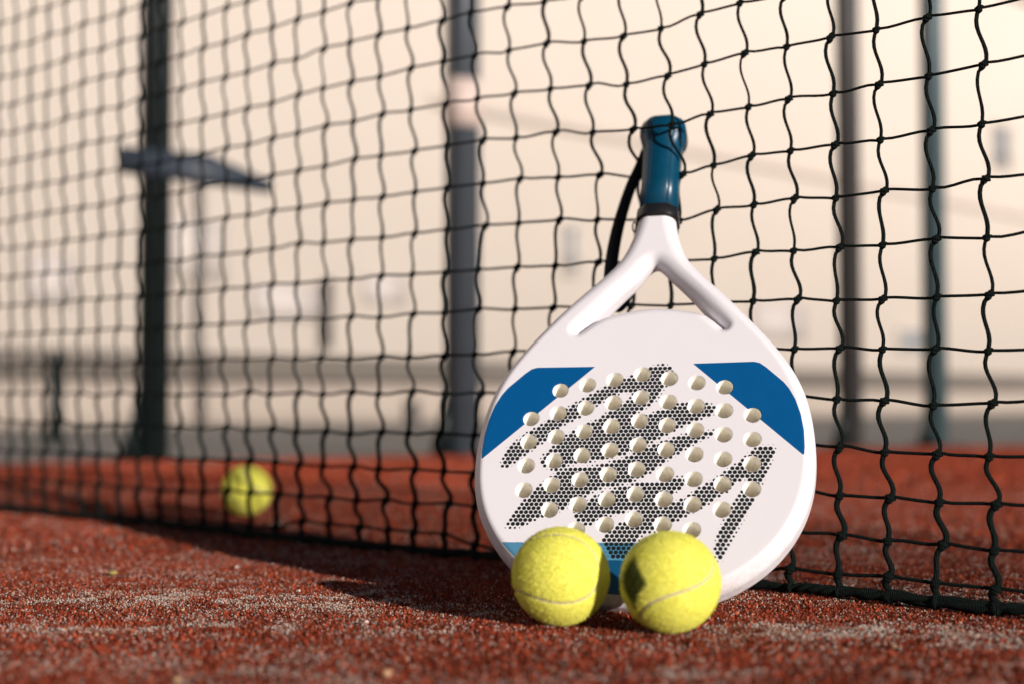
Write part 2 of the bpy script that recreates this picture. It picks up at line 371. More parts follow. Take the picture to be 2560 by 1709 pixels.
def push(P_, amt):
    d = P_ - CAMV; return P_ + d / np.linalg.norm(d, axis=-1, keepdims=True) * amt
def K_(r, c): return (r - R0, c - C0)
for (r, c, a) in [(0, 7, -.006), (0, 8, -.004), (1, 7, -.024), (1, 8, -.016), (1, 6, -.006), (1, 9, -.004), (2, 7, -.004), (2, 8, .03), (2, 9, .006), (3, 8, .03), (3, 7, .0), (3, 9, .006), (4, 8, .02), (4, 7, .015), (5, 7, .006), (5, 8, .006)]:
    KP[K_(r, c)] = push(KP[K_(r, c)], a)
UP = np.array([0, 0, 1.])
elong = ((Rg + Cg) % 2 == 1)
def dv(r_, s_): return None
RT = -ND                                    # towards the right of the picture
def offs(el, a, b):                         # (right, up) mm offsets for elongated / round
    o = np.where(el[..., None], np.array(a), np.array(b)) * .001
    return o[..., 0:1] * RT + o[..., 1:2] * UP
ex = KP + offs(elong, (-3.6, -4.6), (-1.6, -3.6))      # leaves the knot downwards
en = KP + offs(elong, (2.6, 3.4), (.4, 3.4))           # enters it from above
w_v = np.interp(rows, [-10, 6, 9, 11], [.00138, .00152, .0022, .0026])
# verticals between row i and i+1
A, B = ex[:-1], en[1:]; n_ = A.shape[0] * A.shape[1]
ts = np.linspace(0, 1, 9)
L = np.linalg.norm(B - A, axis=-1, keepdims=True)
wob = jr.normal(size=A.shape[:2] + (1,)) * .15
cur = np.interp(rows[:-1], [-10, 3, 8, 11], [.10, .11, .18, .20])[:, None, None]
c1 = A + L * (-.36 * UP - (cur + .06 * wob) * RT); c2 = B + L * (.34 * UP + (cur * .6 + .08 * wob) * RT)
bz = [(1 - t) ** 3 * A + 3 * (1 - t) ** 2 * t * c1 + 3 * (1 - t) * t * t * c2 + t ** 3 * B for t in ts]
PV = np.stack([KP[:-1]] + bz + [KP[1:]], 2).reshape(-1, 11, 3)
rad = np.repeat(((w_v[:-1] + w_v[1:]) / 2)[:, None], KP.shape[1], 1).reshape(-1, 1) * np.ones((1, 11)) * (1 + .10 * jr.normal(size=(n_, 1)))
rad[:, 4:7] *= .92
thick = 1 + .17 * np.clip((Cg - 7) / 12., 0, 1)      # the stretch away from the racket is swollen and fluffier
rad = rad * thick[:-1].reshape(-1, 1)
V1, F1 = tubes(PV, rad, 7)
# last drop from row 11 to the bottom cord
cordz = .0045
A = ex[-1]; sB = Sg[-1]; Bp = NO + sB[:, None] * ND + soff(sB)[:, None] * np.array([math.cos(TH), math.sin(TH), 0]); Bp[:, 2] = cordz; Bp += RT * .002
PD = np.stack([KP[-1]] + [A * (1 - t) + Bp * t + RT * .002 * np.sin(t * 3.14) for t in ts], 1)
V2, F2 = tubes(PD, np.full(PD.shape[:2], .0028), 7)
# horizontals
e_l = KP + offs(elong, (-2.0, .6), (-1.6, -.4)); e_r = KP + offs(elong, (2.8, 1.6), (2.0, .6))
A, B = e_l[:, :-1], e_r[:, 1:]; L = np.linalg.norm(B - A, axis=-1, keepdims=True)   # column index grows leftwards
wob = jr.normal(size=A.shape[:2] + (1,)) * .03
c1 = A - L * .33 * RT + L * (.02 + wob) * UP; c2 = B + L * .33 * RT - L * (.035 + wob) * UP
bz = [(1 - t) ** 3 * A + 3 * (1 - t) ** 2 * t * c1 + 3 * (1 - t) * t * t * c2 + t ** 3 * B for t in np.linspace(0, 1, 6)]
PH = np.stack([KP[:, :-1]] + bz + [KP[:, 1:]], 2)
for r in (2, 3):                             # these run behind the handle
    a, b = K_(r, 7); PH[a, b, 1:-1] = push(PH[a, b, 1:-1], .034)
a, b = K_(1, 7); PH[a, b, 1:-1] = push(PH[a, b, 1:-1], -.010)
w_h = np.interp(rows, [-10, 5, 11], [.00108, .00115, .0014])
radh = np.repeat(w_h[:, None], KP.shape[1] - 1, 1).reshape(-1, 1) * np.ones((1, 8))
radh = radh * thick[:, :-1].reshape(-1, 1)
V3, F3 = tubes(PH.reshape(-1, 8, 3), radh, 6)
# knots: a tilted lump with a wrapped turn around it
def ell(n1=7, n2=9):
    th = np.linspace(0, np.pi, n1 + 1); ph = np.arange(n2) / n2 * 2 * np.pi
    V = np.array([[np.sin(t) * np.cos(p), np.sin(t) * np.sin(p), np.cos(t)] for t in th for p in ph]); F = []
    for i in range(n1):
        for j in range(n2): F.append((i * n2 + j, (i + 1) * n2 + j, (i + 1) * n2 + (j + 1) % n2, i * n2 + (j + 1) % n2))
    return V, np.array(F)
EV, EF = ell()
NN = np.array([math.cos(TH), math.sin(TH), 0])
def lumps(cen, a1, a2, a3, r1, r2, r3):
    V = cen[:, None] + EV[None, :, 0:1] * (a1 * r1)[:, None] + EV[None, :, 1:2] * (a2 * r2)[:, None] + EV[None, :, 2:3] * (a3 * r3)[:, None]
    return V.reshape(-1, 3), (np.arange(len(cen))[:, None, None] * len(EV) + EF[None]).reshape(-1, 4)
cen = KP.reshape(-1, 3); el = elong.ravel()[:, None]; one = np.ones((len(cen), 1)); gro = thick.reshape(-1, 1) * np.repeat((w_v / .0010)[:, None], KP.shape[1], 1).reshape(-1, 1) ** .5
tilt = np.where(el, .60, .15) + .12 * jr.normal(size=(len(cen), 1))
axl = np.cos(tilt) * UP + np.sin(tilt) * RT; axs = -np.sin(tilt) * UP + np.cos(tilt) * RT
V4, F4 = lumps(cen, axs, NN * one, axl, .0022 * gro, .0021 * gro, np.where(el, .0040, .0028) * gro)
axm = np.cos(tilt + 1.3) * UP + np.sin(tilt + 1.3) * RT; axn = -np.sin(tilt + 1.3) * UP + np.cos(tilt + 1.3) * RT
V5, F5 = lumps(cen + axl * .0009, axn, NN * one, axm, .0015 * gro, .0026 * gro, .0032 * gro)
V6, F6 = lumps(cen - axl * .0013 - NN * .0006, axs, NN * one, axl, .0026 * gro, .0019 * gro, .0013 * gro)
# fuzz on the worn lower cords
sel = jr.integers(0, 1, 1)
low = np.nonzero((Rg[:-1].ravel() >= 7) & (Cg[:-1].ravel() > -3) & (Cg[:-1].ravel() < 14))[0]
wt = np.where(Rg[:-1].ravel()[low] >= 9, 3., 1.); wt /= wt.sum()
nf = 15000; sI = jr.choice(low, nf, p=wt); tk = jr.random(nf) * 9.9; k0 = tk.astype(int); fr = (tk - k0)[:, None]
bp = PV[sI, k0] * (1 - fr) + PV[sI, k0 + 1] * fr; dr = jr.normal(size=(nf, 3)); dr /= np.linalg.norm(dr, axis=1)[:, None]
ln = (.0016 + .0022 * jr.random((nf, 1)) ** 3); sdv = np.cross(dr, UP); sdv /= np.linalg.norm(sdv, axis=1)[:, None]
tip = bp + dr * ln + jr.normal(size=(nf, 3)) * .0006
V7 = np.stack([bp - sdv * .00014, bp + sdv * .00014, tip], 1).reshape(-1, 3); F7 = np.arange(nf * 3).reshape(-1, 3)
VV, FF, off = [], [], 0
for V, F in ((V1, F1), (V2, F2), (V3, F3), (V4, F4), (V5, F5), (V6, F6), (V7, F7)):
    VV.append(V); FF.append(F + off); off += len(V)
net = empty('tennis_net', tuple(NO)); tag(net, 'dark knotted cord net stretched across the court behind the racket', 'net')
ZO = -NO
tri = FF.pop(); quads = np.concatenate(FF)
mesh_np('netting', np.concatenate(VV) + ZO, [quads, tri], M_NET, net, smooth=True)
# bottom cord: two twisted strands with whipping
sN = np.arange(-2.9, 4.3, .006); base = NO + sN[:, None] * ND + soff(sN)[:, None] * NN
strs = []
lj = lambda f, sd: vnoise(sN * f + 400, sN * 0 + 7, sd) * 2 - 1
lump = 1 + .28 * lj(24, 31) + .22 * lj(70, 32) + .15 * lj(190, 33)
for ph in (0, 2.09, 4.19):
    a = sN * 90 + 3.5 * lj(18, 34) + ph
    p = base + (np.cos(a) * .0019)[:, None] * NN; p[:, 2] = .0048 + np.sin(a) * .0019 + .0016 * lj(14, 35) + .0012 * lj(50, 36); strs.append(p)
PB = np.stack(strs); RB = np.stack([.0029 * lump] * 3)
Vb, Fb = tubes(PB, RB, 8)
nf = 14000; si = jr.integers(200, len(sN) - 1, nf); si = np.clip((jr.random(nf) * 260 + 420).astype(int), 0, len(sN) - 1)
bp = PB[jr.integers(0, 3, nf), si] + jr.normal(size=(nf, 3)) * .001; dr = jr.normal(size=(nf, 3)); dr /= np.linalg.norm(dr, axis=1)[:, None]
tip = bp + dr * (.0042 + .003 * jr.random((nf, 1)) ** 3); sdv = np.cross(dr, UP); sdv /= np.linalg.norm(sdv, axis=1)[:, None]
Vf = np.stack([bp - sdv * .00016, bp + sdv * .00016, tip], 1).reshape(-1, 3)
# whippings where each mesh cord is tied on
wc = Bp[(sB > -2.8) & (sB < 4.2)] ; wc = wc * np.array([1, 1, 0]) + np.array([0, 0, .0048]); o1 = np.ones((len(wc), 1))
Vw, Fw = lumps(wc, ND[None] * o1, NN * o1, UP * o1, .0050 * (1 + .3 * jr.normal(size=(len(wc), 1))), .0052 * o1, .0054 * (1 + .12 * jr.normal(size=(len(wc), 1))))
Vb, Fb = np.concatenate([Vb, Vw]), np.concatenate([Fb, Fw + len(Vb)])
mesh_np('bottom_cord', np.concatenate([Vb, Vf]) + ZO, [Fb, np.arange(nf * 3).reshape(-1, 3) + len(Vb)], M_NET, net, smooth=True)
zt = Hg[0].mean() + .03
VVb, FFb = [], []
Rn = np.stack([ND, NN, UP], 1)
box(VVb, FFb, NO + ND * .7 + UP * (zt) - NO, (7.2, .004, .06), Rn)
mesh_np('headband', np.array(VVb), np.array(FFb), M_TAPE, net)

# ------------------------------------------------------------------ racket
SCL = .98
RU = np.array([.97202, -.23416, .01871]); RV = np.array([.09563, .46718, .87897]); RN = np.array([-.21456, -.85259, .47650])
RO = CAMV + SCL * (np.array([.10447, 1.1409, .17485]) - CAMV)
racket = empty('padel_racket', tuple(RO - np.array([0, 0, RO[2]])))
mw = Matrix.Translation(Vector(RO)) @ Matrix([[RU[0], RV[0], RN[0], 0], [RU[1], RV[1], RN[1], 0], [RU[2], RV[2], RN[2], 0], [0, 0, 0, 1]])
racket.matrix_world = mw
tag(racket, 'white padel racket with blue corner panels and black dot print leaning against the net', 'racket')
MM = .001 * SCL
half = [(0, -193), (32, -190.5), (62, -182.5), (87, -168.5), (107, -150), (122, -127), (130.8, -102), (134, -75), (132.6, -46), (127.5, -19), (118, 5), (103, 29), (83, 54), (62, 79), (43, 100), (28.5, 119), (20.5, 139), (16.5, 158), (16, 168)]
U0 = 1.2
right = spline(half, 8, False); left = right[::-1][:-1] * np.array([-1, 1])
outl = np.concatenate([right, left]) + np.array([U0, 0]); outl[:, 0] += np.clip(outl[:, 1] - 60, 0, 200) * .018
opn = spline([(-57, 44.5), (-44, 54.5), (-29, 61.5), (6, 67), (41, 61.5), (53, 54.5), (63, 45), (58, 52.5), (46, 67), (32, 84), (18, 99), (9, 109), (3.5, 112.5), (-2.5, 108), (-11, 96), (-24, 82), (-38, 66), (-50, 53)], 6)
opn[:, 0] += .5
vx = .68
us = np.arange(-137, 141, vx); vs = np.arange(-197, 170, vx); nsr = np.arange(-36.2, 2.2, vx)
Ug, Vg = np.meshgrid(us, vs, indexing='ij')
d_out = poly_sd(Ug, Vg, outl); d_op = poly_sd(Ug, Vg, opn)
d2 = np.maximum(d_out, -d_op)
HOLES = []
for k in range(-4, 5):
    r0, r1 = {0: (0, 7), 1: (0, 7), 2: (0, 7), 3: (0, 6), 4: (1, 5)}[abs(k)]
    for r in range(r0, r1): HOLES.append((22 * k, -21.0 * r - 4.322 * abs(k)))
hd2 = np.full(Ug.shape, 1e9)
for hx, hy in HOLES: hd2 = np.minimum(hd2, np.hypot(Ug - hx, Vg - hy))
HR = 6.45
sm = np.clip((Vg - 50) / 75, 0, 1); sm = sm * sm * (3 - 2 * sm)
T2 = 17 - 4.2 * sm; RH2 = 7.5 + 4.5 * np.clip((Vg - 15) / 60, 0, 1)
mid = -17
wb = np.clip((Vg - 25) / 60, 0, 1)
f = np.empty(Ug.shape + (len(nsr),), np.float32)
for i, nz in enumerate(nsr):
    qx = d2 + RH2; qy = abs(nz - mid) - T2 + RH2
    sdf = np.minimum(np.maximum(qx, qy), 0) + np.hypot(np.maximum(qx, 0), np.maximum(qy, 0)) - RH2
    az = abs(nz - mid)                       # chamfered edge on the head, rounder towards the throat
    pl = (d2 * 9 + (az - T2) * 7 + 63) / math.hypot(9, 7)
    m1 = np.maximum(d2, az - T2); h_ = np.clip(.5 + .5 * (pl - m1) / 2.2, 0, 1); cham = m1 * (1 - h_) + pl * h_ + 2.2 * h_ * (1 - h_)
    f[..., i] = np.maximum(cham * (1 - wb) + sdf * wb, HR - hd2)
V, Q = surface_nets(f, np.array([us[0], vs[0], nsr[0]]), vx)
# exact attributes per vertex
def bil(A, V):
    x = (V[:, 0] - us[0]) / vx; y = (V[:, 1] - vs[0]) / vx; i = np.clip(x.astype(int), 0, len(us) - 2); j = np.clip(y.astype(int), 0, len(vs) - 2); a = x - i; b = y - j
    return (A[i, j] * (1 - a) + A[i + 1, j] * a) * (1 - b) + (A[i, j + 1] * (1 - a) + A[i + 1, j + 1] * a) * b
PR = [(40.3, 8.8), (88.5, 9.3), (93, 8), (98, 4), (111.5, -9.5), (115.8, -15.5), (120.5, -25), (124.5, -38), (126.8, -52), (127.3, -66), (126.8, -72.5), (125.8, -72.8)]
PLp = [(U0 * .6 * 2 - x, y - .6) for x, y in PR]
pd = np.minimum(poly_sd(V[:, 0], V[:, 1], PR), poly_sd(V[:, 0], V[:, 1], PLp))
hd = bil(hd2, V) - HR; fd = bil(d_out, V)
N = NB('racket_paint')
hda, nna, pda, fda, vva = [N.attr(k).outputs['Fac'] for k in ('hole_d', 'depth', 'panel_d', 'rim_d', 'along')]
white = N.mix(N.noise(25, 3, .6), (.775, .75, .77), (.80, .775, .795))
front = N.step(nna, -1.2, -.8)
ins = N.step(fda, -5.9, -6.5)
blue = N.mix(N.noise(60, 3, .5), (.0, .080, .245), (.0, .095, .275))
c = N.mix(N.mul(N.step(pda, .12, -.12), front), white, blue)
tcr = N.n('ShaderNodeTexCoord')
jag = N.noise(420, 3, .6, tcr.outputs['Object'])
vj = N.n('ShaderNodeMath', operation='ADD'); N.l(vva, vj.inputs[0]); N.l(N.mul(jag, 1.2), vj.inputs[1])
mb = N.mul(N.mul(N.step(vj.outputs[0], -144.2, -144.6), front), ins)
mb = N.mul(mb, N.step(N.attr('across').outputs['Fac'], 30.2, 29.8))
c = N.mix(mb, c, (.075, .245, .39))
mn = N.mul(N.step(N.attr('across').outputs['Fac'], 30.2, 29.8), N.mul(N.mul(N.step(vj.outputs[0], -158.4, -158.8), front), ins))
c = N.mix(mn, c, (.004, .075, .17))
holem = N.mul(N.step(hda, .45, .25), N.step(nna, -.45, -.75))
c = N.mix(holem, c, N.mix(N.noise(150, 2, .5), (.955, .925, .84), (.965, .94, .87)))
dust = N.mul(N.mul(N.step(vva, -110, -195), N.step(fda, -9, -2)), N.step(N.noise(140, 5, .75), .42, .72))
c = N.mix(N.mul(dust, .55), c, (.42, .20, .13))
scuff = N.mul(N.step(N.noise(260, 5, .75), .70, .74), N.step(N.noise(18, 2, .5), .55, .62))
c = N.mix(N.mul(scuff, .7), c, (.10, .09, .08))
N.base(c)
rr = N.n('ShaderNodeMapRange'); N.l(holem, rr.inputs[0]); rr.inputs[3].default_value = .38; rr.inputs[4].default_value = .85; N.l(rr.outputs[0], N.b.inputs['Roughness'])
N.b.inputs['Specular IOR Level'].default_value = .4
ssw = N.mul(holem, .5); N.l(ssw, N.b.inputs['Subsurface Weight']); N.b.inputs['Subsurface Radius'].default_value = (1, .85, .6); N.b.inputs['Subsurface Scale'].default_value = .008
M_RK = N.m
mesh_np('racket_head', V * MM, Q, M_RK, racket, smooth=True, attrs={'hole_d': hd, 'depth': V[:, 2], 'panel_d': pd, 'rim_d': fd, 'along': V[:, 1], 'across': V[:, 0] + 0})
# dot print: raised ink discs on the face
POLY = {"S1":[[-109.9,-81.0],[-105.3,-65.0],[-93.1,-52.7],[-79.8,-44.0],[-68.0,-35.6],[-59.2,-28.8],[-44.3,-19.0],[-27.8,-9.4],[-12.6,-2.7],[4.7,6.5],[15.4,9.4],[23.2,6.9],[25.4,0.7],[22.3,-8.9],[17.2,-15.2],[13.0,-23.7],[6.4,-29.8],[-1.7,-34.8],[-9.0,-39.7],[-20.9,-45.0],[-30.1,-44.8],[-36.5,-42.2],[-30.6,-37.1],[-21.9,-29.6],[-10.0,-22.9],[-7.1,-18.3],[-13.4,-15.5],[-28.4,-23.9],[-37.3,-29.6],[-46.1,-37.4],[-61.0,-45.2],[-75.3,-59.8],[-85.5,-67.8],[-97.8,-77.8],[-102.8,-81.9]],"S2":[[-75.1,-80.5],[-77.6,-78.0],[-75.9,-71.3],[-70.1,-66.0],[-66.7,-61.3],[-57.3,-52.9],[-45.5,-44.6],[-36.6,-40.5],[-21.1,-41.6],[-10.7,-36.6],[3.0,-37.7],[16.4,-32.0],[28.3,-27.5],[35.8,-25.9],[47.8,-26.2],[59.1,-28.6],[59.2,-34.9],[57.1,-38.2],[49.7,-40.8],[39.4,-45.3],[32.1,-48.9],[21.2,-55.4],[10.2,-61.4],[1.4,-65.5],[-10.3,-71.7],[-28.1,-75.9],[-49.1,-79.9],[-55.1,-80.7],[-60.8,-85.6],[-70.2,-83.4]],"S4":[[-100.0,-132.6],[-95.6,-123.0],[-87.7,-110.0],[-78.0,-99.1],[-72.4,-93.8],[-63.8,-86.4],[-55.0,-82.3],[-45.9,-81.9],[-30.9,-80.1],[-10.2,-73.6],[10.3,-63.1],[22.0,-58.8],[32.3,-54.6],[50.0,-51.8],[59.6,-50.7],[59.7,-54.7],[50.2,-59.2],[38.7,-66.3],[32.9,-70.8],[25.7,-75.3],[18.5,-80.8],[11.4,-87.0],[2.8,-92.1],[-5.9,-96.3],[-14.7,-98.2],[-25.1,-100.0],[-32.4,-102.9],[-39.5,-107.8],[-49.6,-113.8],[-55.2,-118.2],[-75.6,-126.2],[-87.1,-132.6],[-95.3,-133.7]],"S5":[[-47.5,-120.6],[-40.6,-113.9],[-33.5,-107.4],[-29.3,-104.6],[-20.6,-100.6],[-5.9,-97.4],[2.9,-94.7],[11.8,-95.4],[20.6,-94.8],[29.2,-90.3],[38.0,-90.4],[38.1,-94.4],[35.4,-100.8],[29.0,-104.8],[24.9,-109.5],[12.6,-112.7],[2.5,-115.8],[-1.8,-118.2],[-7.5,-120.6],[-11.9,-121.9],[-22.0,-124.5],[-30.6,-129.3],[-34.8,-132.0],[-42.5,-128.5],[-46.5,-124.6]],"S5b":[[-5.9,-97.4],[23.5,-94.8],[28.3,-104.8],[25.1,-114.3],[20.1,-117.4],[13.0,-120.6],[4.2,-120.6],[-1.9,-115.8]],"S6":[[-24.4,-143.8],[-19.8,-136.3],[-11.4,-129.3],[-1.4,-124.5],[1.2,-119.0],[6.8,-114.6],[21.5,-115.9],[30.0,-111.5],[38.6,-107.2],[48.5,-99.3],[58.4,-93.4],[68.4,-85.5],[78.4,-77.8],[85.5,-71.1],[91.9,-65.0],[104.2,-64.8],[105.9,-69.2],[102.1,-79.7],[98.6,-89.2],[92.3,-106.3],[84.7,-120.9],[77.8,-134.8],[71.0,-148.3],[65.7,-161.1],[62.1,-157.4],[60.6,-151.4],[63.1,-137.6],[66.4,-129.2],[70.5,-119.4],[76.0,-110.0],[81.6,-100.2],[84.3,-92.3],[75.8,-96.2],[70.2,-103.4],[62.4,-108.4],[54.7,-114.7],[43.4,-121.4],[34.9,-126.6],[25.0,-130.8],[16.6,-136.2],[8.0,-137.8],[3.9,-144.0],[-1.5,-150.2],[-4.0,-157.9],[-15.5,-158.8]]}
pit = 3.80; rowh = 3.29
dots = []
for j in range(-40, 45):
    y = -67.3 + j * rowh
    for i in range(-70, 70):
        x = -103.5 + (i + .5 * (j % 2)) * pit
        if abs(x) < 125 and -165 < y < 20: dots.append((x, y))
dots = np.array(dots)
sdm = np.full(len(dots), 1e9)
for k, p in POLY.items(): sdm = np.minimum(sdm, poly_sd(dots[:, 0], dots[:, 1], p))
rd = np.interp(-sdm, [-1.6, -.5, .5, 1.8], [0, .45, 1.15, 1.70])
hc = np.array(HOLES); dots, rd = dots[rd > .2], rd[rd > .2]
VV, FF = [], []; ND_ = 14; an = np.arange(ND_) / ND_ * 2 * np.pi
for (x, y), r in zip(dots, rd):
    P = np.stack([x + r * np.cos(an), y + r * np.sin(an)], -1)
    dh = np.hypot(hc[:, 0] - x, hc[:, 1] - y); k = dh.argmin(); lim = HR + .42
    if dh[k] < lim - r * .5: continue
    if dh[k] < lim + r:
        q = P - hc[k]; l = np.hypot(q[:, 0], q[:, 1]); m = l < lim; P[m] = hc[k] + q[m] / l[m][:, None] * lim
    b = len(VV) * ND_; VV.append(np.concatenate([P, np.full((ND_, 1), .07)], 1)); FF.append(np.arange(ND_) + b)
N = NB('black_ink'); N.base((.010, .014, .012)); N.rough(.35, .5); M_INK = N.m
mesh_np('dot_print', np.concatenate(VV) * MM, np.array(FF), M_INK, racket)
# grip: eight-sided, flared butt
def prism(prof, hw_front=.55, sides=8, cu=4.0, cn=-17.):
    """prof rows: (v, half width, half depth) -> rings"""
    V = []; 
    for v, hw, hdp in prof:
        k = hw_front
        for x, y in ((k, 1), (1, k), (1, -k), (k, -1), (-k, -1), (-1, -k), (-1, k), (-k, 1)):
            V.append((cu + (v - 200) * .012 + x * hw, v, cn + y * hdp))
    n = len(prof); F = []
    for i in range(n - 1):
        for j in range(8): F.append((i * 8 + j, i * 8 + (j + 1) % 8, (i + 1) * 8 + (j + 1) % 8, (i + 1) * 8 + j))
    caps = [list(range(8))[::-1], [(n - 1) * 8 + j for j in range(8)]]
    return np.array(V), F, caps
def add_prism(name, prof, mat, bev=1.2, **kw):
    V, F, caps = prism(prof, **kw); me = bpy.data.meshes.new(name)
    me.from_pydata([tuple(x) for x in V], [], F + caps); bm = bmesh.new(); bm.from_mesh(me)
    bmesh.ops.recalc_face_normals(bm, faces=bm.faces)
    bmesh.ops.bevel(bm, geom=[e for e in bm.edges if e.calc_face_angle(0) > .3], offset=bev, segments=3, affect='EDGES')
    for v in bm.verts: v.co = v.co * MM
    bm.to_mesh(me); bm.free(); me.materials.append(mat)
    for p in me.polygons: p.use_smooth = True
    o = bpy.data.objects.new(name, me); COL.objects.link(o); o.parent = racket; return o
N = NB('blue_grip_tape'); tcg = N.n('ShaderNodeTexCoord'); mp = N.n('ShaderNodeMapping'); N.l(tcg.outputs['Object'], mp.inputs[0]); mp.inputs['Rotation'].default_value = (0, 0, .35)
wv = N.n('ShaderNodeTexWave', bands_direction='Y', wave_profile='SAW'); wv.inputs['Scale'].default_value = 13; wv.inputs['Distortion'].default_value = .6; wv.inputs['Detail'].default_value = 1; N.l(mp.outputs[0], wv.inputs['Vector'])
N.base(N.mix(N.noise(120, 3, .6), (.0, .040, .080), (.0, .062, .118))); N.rough(.33, .5); N.bump(wv.outputs[0], .7, .002); M_GRIP = N.m
add_prism('grip', [(168, 16.2, 15.5), (200, 16.0, 15.5), (236, 16.4, 15.8), (242, 17.6, 16.8), (248, 20.2, 18.6), (257, 20.8, 19.2), (265, 18.6, 17.2), (270, 13.5, 12.5)], M_GRIP)
M_COL = simple('black_rubber', (.012, .012, .013), .35, .5, .3, 80)
add_prism('collar', [(158.5, 17.6, 16.6), (160, 18, 17), (169, 17.4, 16.6), (170, 16.8, 16)], M_COL, .6)
M_STRAP = simple('strap_webbing', (.010, .014, .013), .7, .25, .3, 700, .4)
# wrist strap: hangs from the butt behind the handle and loops back under the left arm
inv = np.array(mw.inverted())
def loc_(P_): P_ = np.asarray(P_); return P_ @ inv[:3, :3].T + inv[:3, 3]
sp = [(1650, 300, 1.262), (1625, 350, 1.27), (1600, 415, 1.272), (1576, 470, 1.268), (1553, 540, 1.26), (1538, 600, 1.25), (1528, 665, 1.235), (1527, 730, 1.225), (1545, 765, 1.235), (1575, 720, 1.25), (1600, 640, 1.255), (1625, 575, 1.25)]
sw = spline(np.array([onray(*q) for q in sp]), 8, False); T = np.gradient(sw, axis=0); T /= np.linalg.norm(T, axis=1)[:, None]
wdir = np.cross(T, np.array([.25, 1, .1])); wdir /= np.linalg.norm(wdir, axis=1)[:, None]; tdir = np.cross(T, wdir)
wdt = np.interp(np.arange(len(sw)), [0, 20, 60, len(sw)], [.0032, .0046, .0062, .0045])[:, None]
ring = np.stack([sw - wdir * wdt - tdir * .0007, sw + wdir * wdt - tdir * .0007, sw + wdir * wdt + tdir * .0007, sw - wdir * wdt + tdir * .0007], 1)
K = len(sw); ii = np.arange(K * 4).reshape(K, 4); a, b = ii[:-1], ii[1:]
Fs = np.stack([a, np.roll(a, -1, 1), np.roll(b, -1, 1), b], -1).reshape(-1, 4)
mesh_np('wrist_strap', loc_(ring.reshape(-1, 3)), Fs, M_STRAP, racket)
# small cord eyelet under the collar
t = np.linspace(0, 2 * np.pi, 20); c0 = onray(1586, 568, 1.212); er = np.stack([c0[0] + .0016 * np.cos(t), c0[1] + 0 * t, c0[2] + .0042 * np.sin(t)], -1)
Vt, Ft = tubes(er[None], np.full((1, 20), .0006), 6); mesh_np('eyelet', loc_(Vt), Ft, M_STRAP, racket, smooth=True)

# ------------------------------------------------------------------ balls
def felt(name, patch=False):
    N = NB(name)
    n1 = N.noise(55, 4, .6); n2 = N.noise(700, 4, .7)
    c = N.mix(n1, (.80, .79, .07), (.95, .91, .18)); c = N.mix(N.mul(N.step(n2, .4, .7), .30), c, (.95, .94, .42))
    c = N.mix(N.mul(N.step(N.attr('seam').outputs['Fac'], .0013, .0009), .9), c, (.50, .42, .30))
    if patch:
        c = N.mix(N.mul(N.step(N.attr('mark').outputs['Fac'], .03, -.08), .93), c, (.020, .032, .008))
    N.base(c); N.rough(.95, .05)
    N.b.inputs['Sheen Weight'].default_value = .35; N.b.inputs['Sheen Roughness'].default_value = .4; N.b.inputs['Sheen Tint'].default_value = (.9, 1, .4, 1)
    N.b.inputs['Subsurface Weight'].default_value = .0
    N.bump(n2, .35, .0006); return N.m
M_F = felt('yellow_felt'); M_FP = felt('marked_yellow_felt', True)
BR = .0330
tt = np.linspace(0, 2 * np.pi, 500, endpoint=False); ka = .72; kb = 1 - ka; kc = 2 * math.sqrt(ka * kb)
SEAM = np.stack([ka * np.cos(tt) + kb * np.cos(3 * tt), ka * np.sin(tt) - kb * np.sin(3 * tt), kc * np.sin(2 * tt)], -1); SEAM /= np.linalg.norm(SEAM, axis=1)[:, None]
bm = bmesh.new(); bmesh.ops.create_icosphere(bm, subdivisions=6, radius=1)
BV = np.array([v.co[:] for v in bm.verts]); BF = np.array([[v.index for v in f.verts] for f in bm.faces]); bm.free()
MARK = np.array([(1142, 318), (1165, 370), (1185, 420), (1224, 490), (1190, 530), (1168, 565), (1160, 610), (1148, 650), (1118, 600), (1085, 540), (1066, 480), (1070, 430), (1095, 375)]) / 2.349 + np.array([1100, 1250])
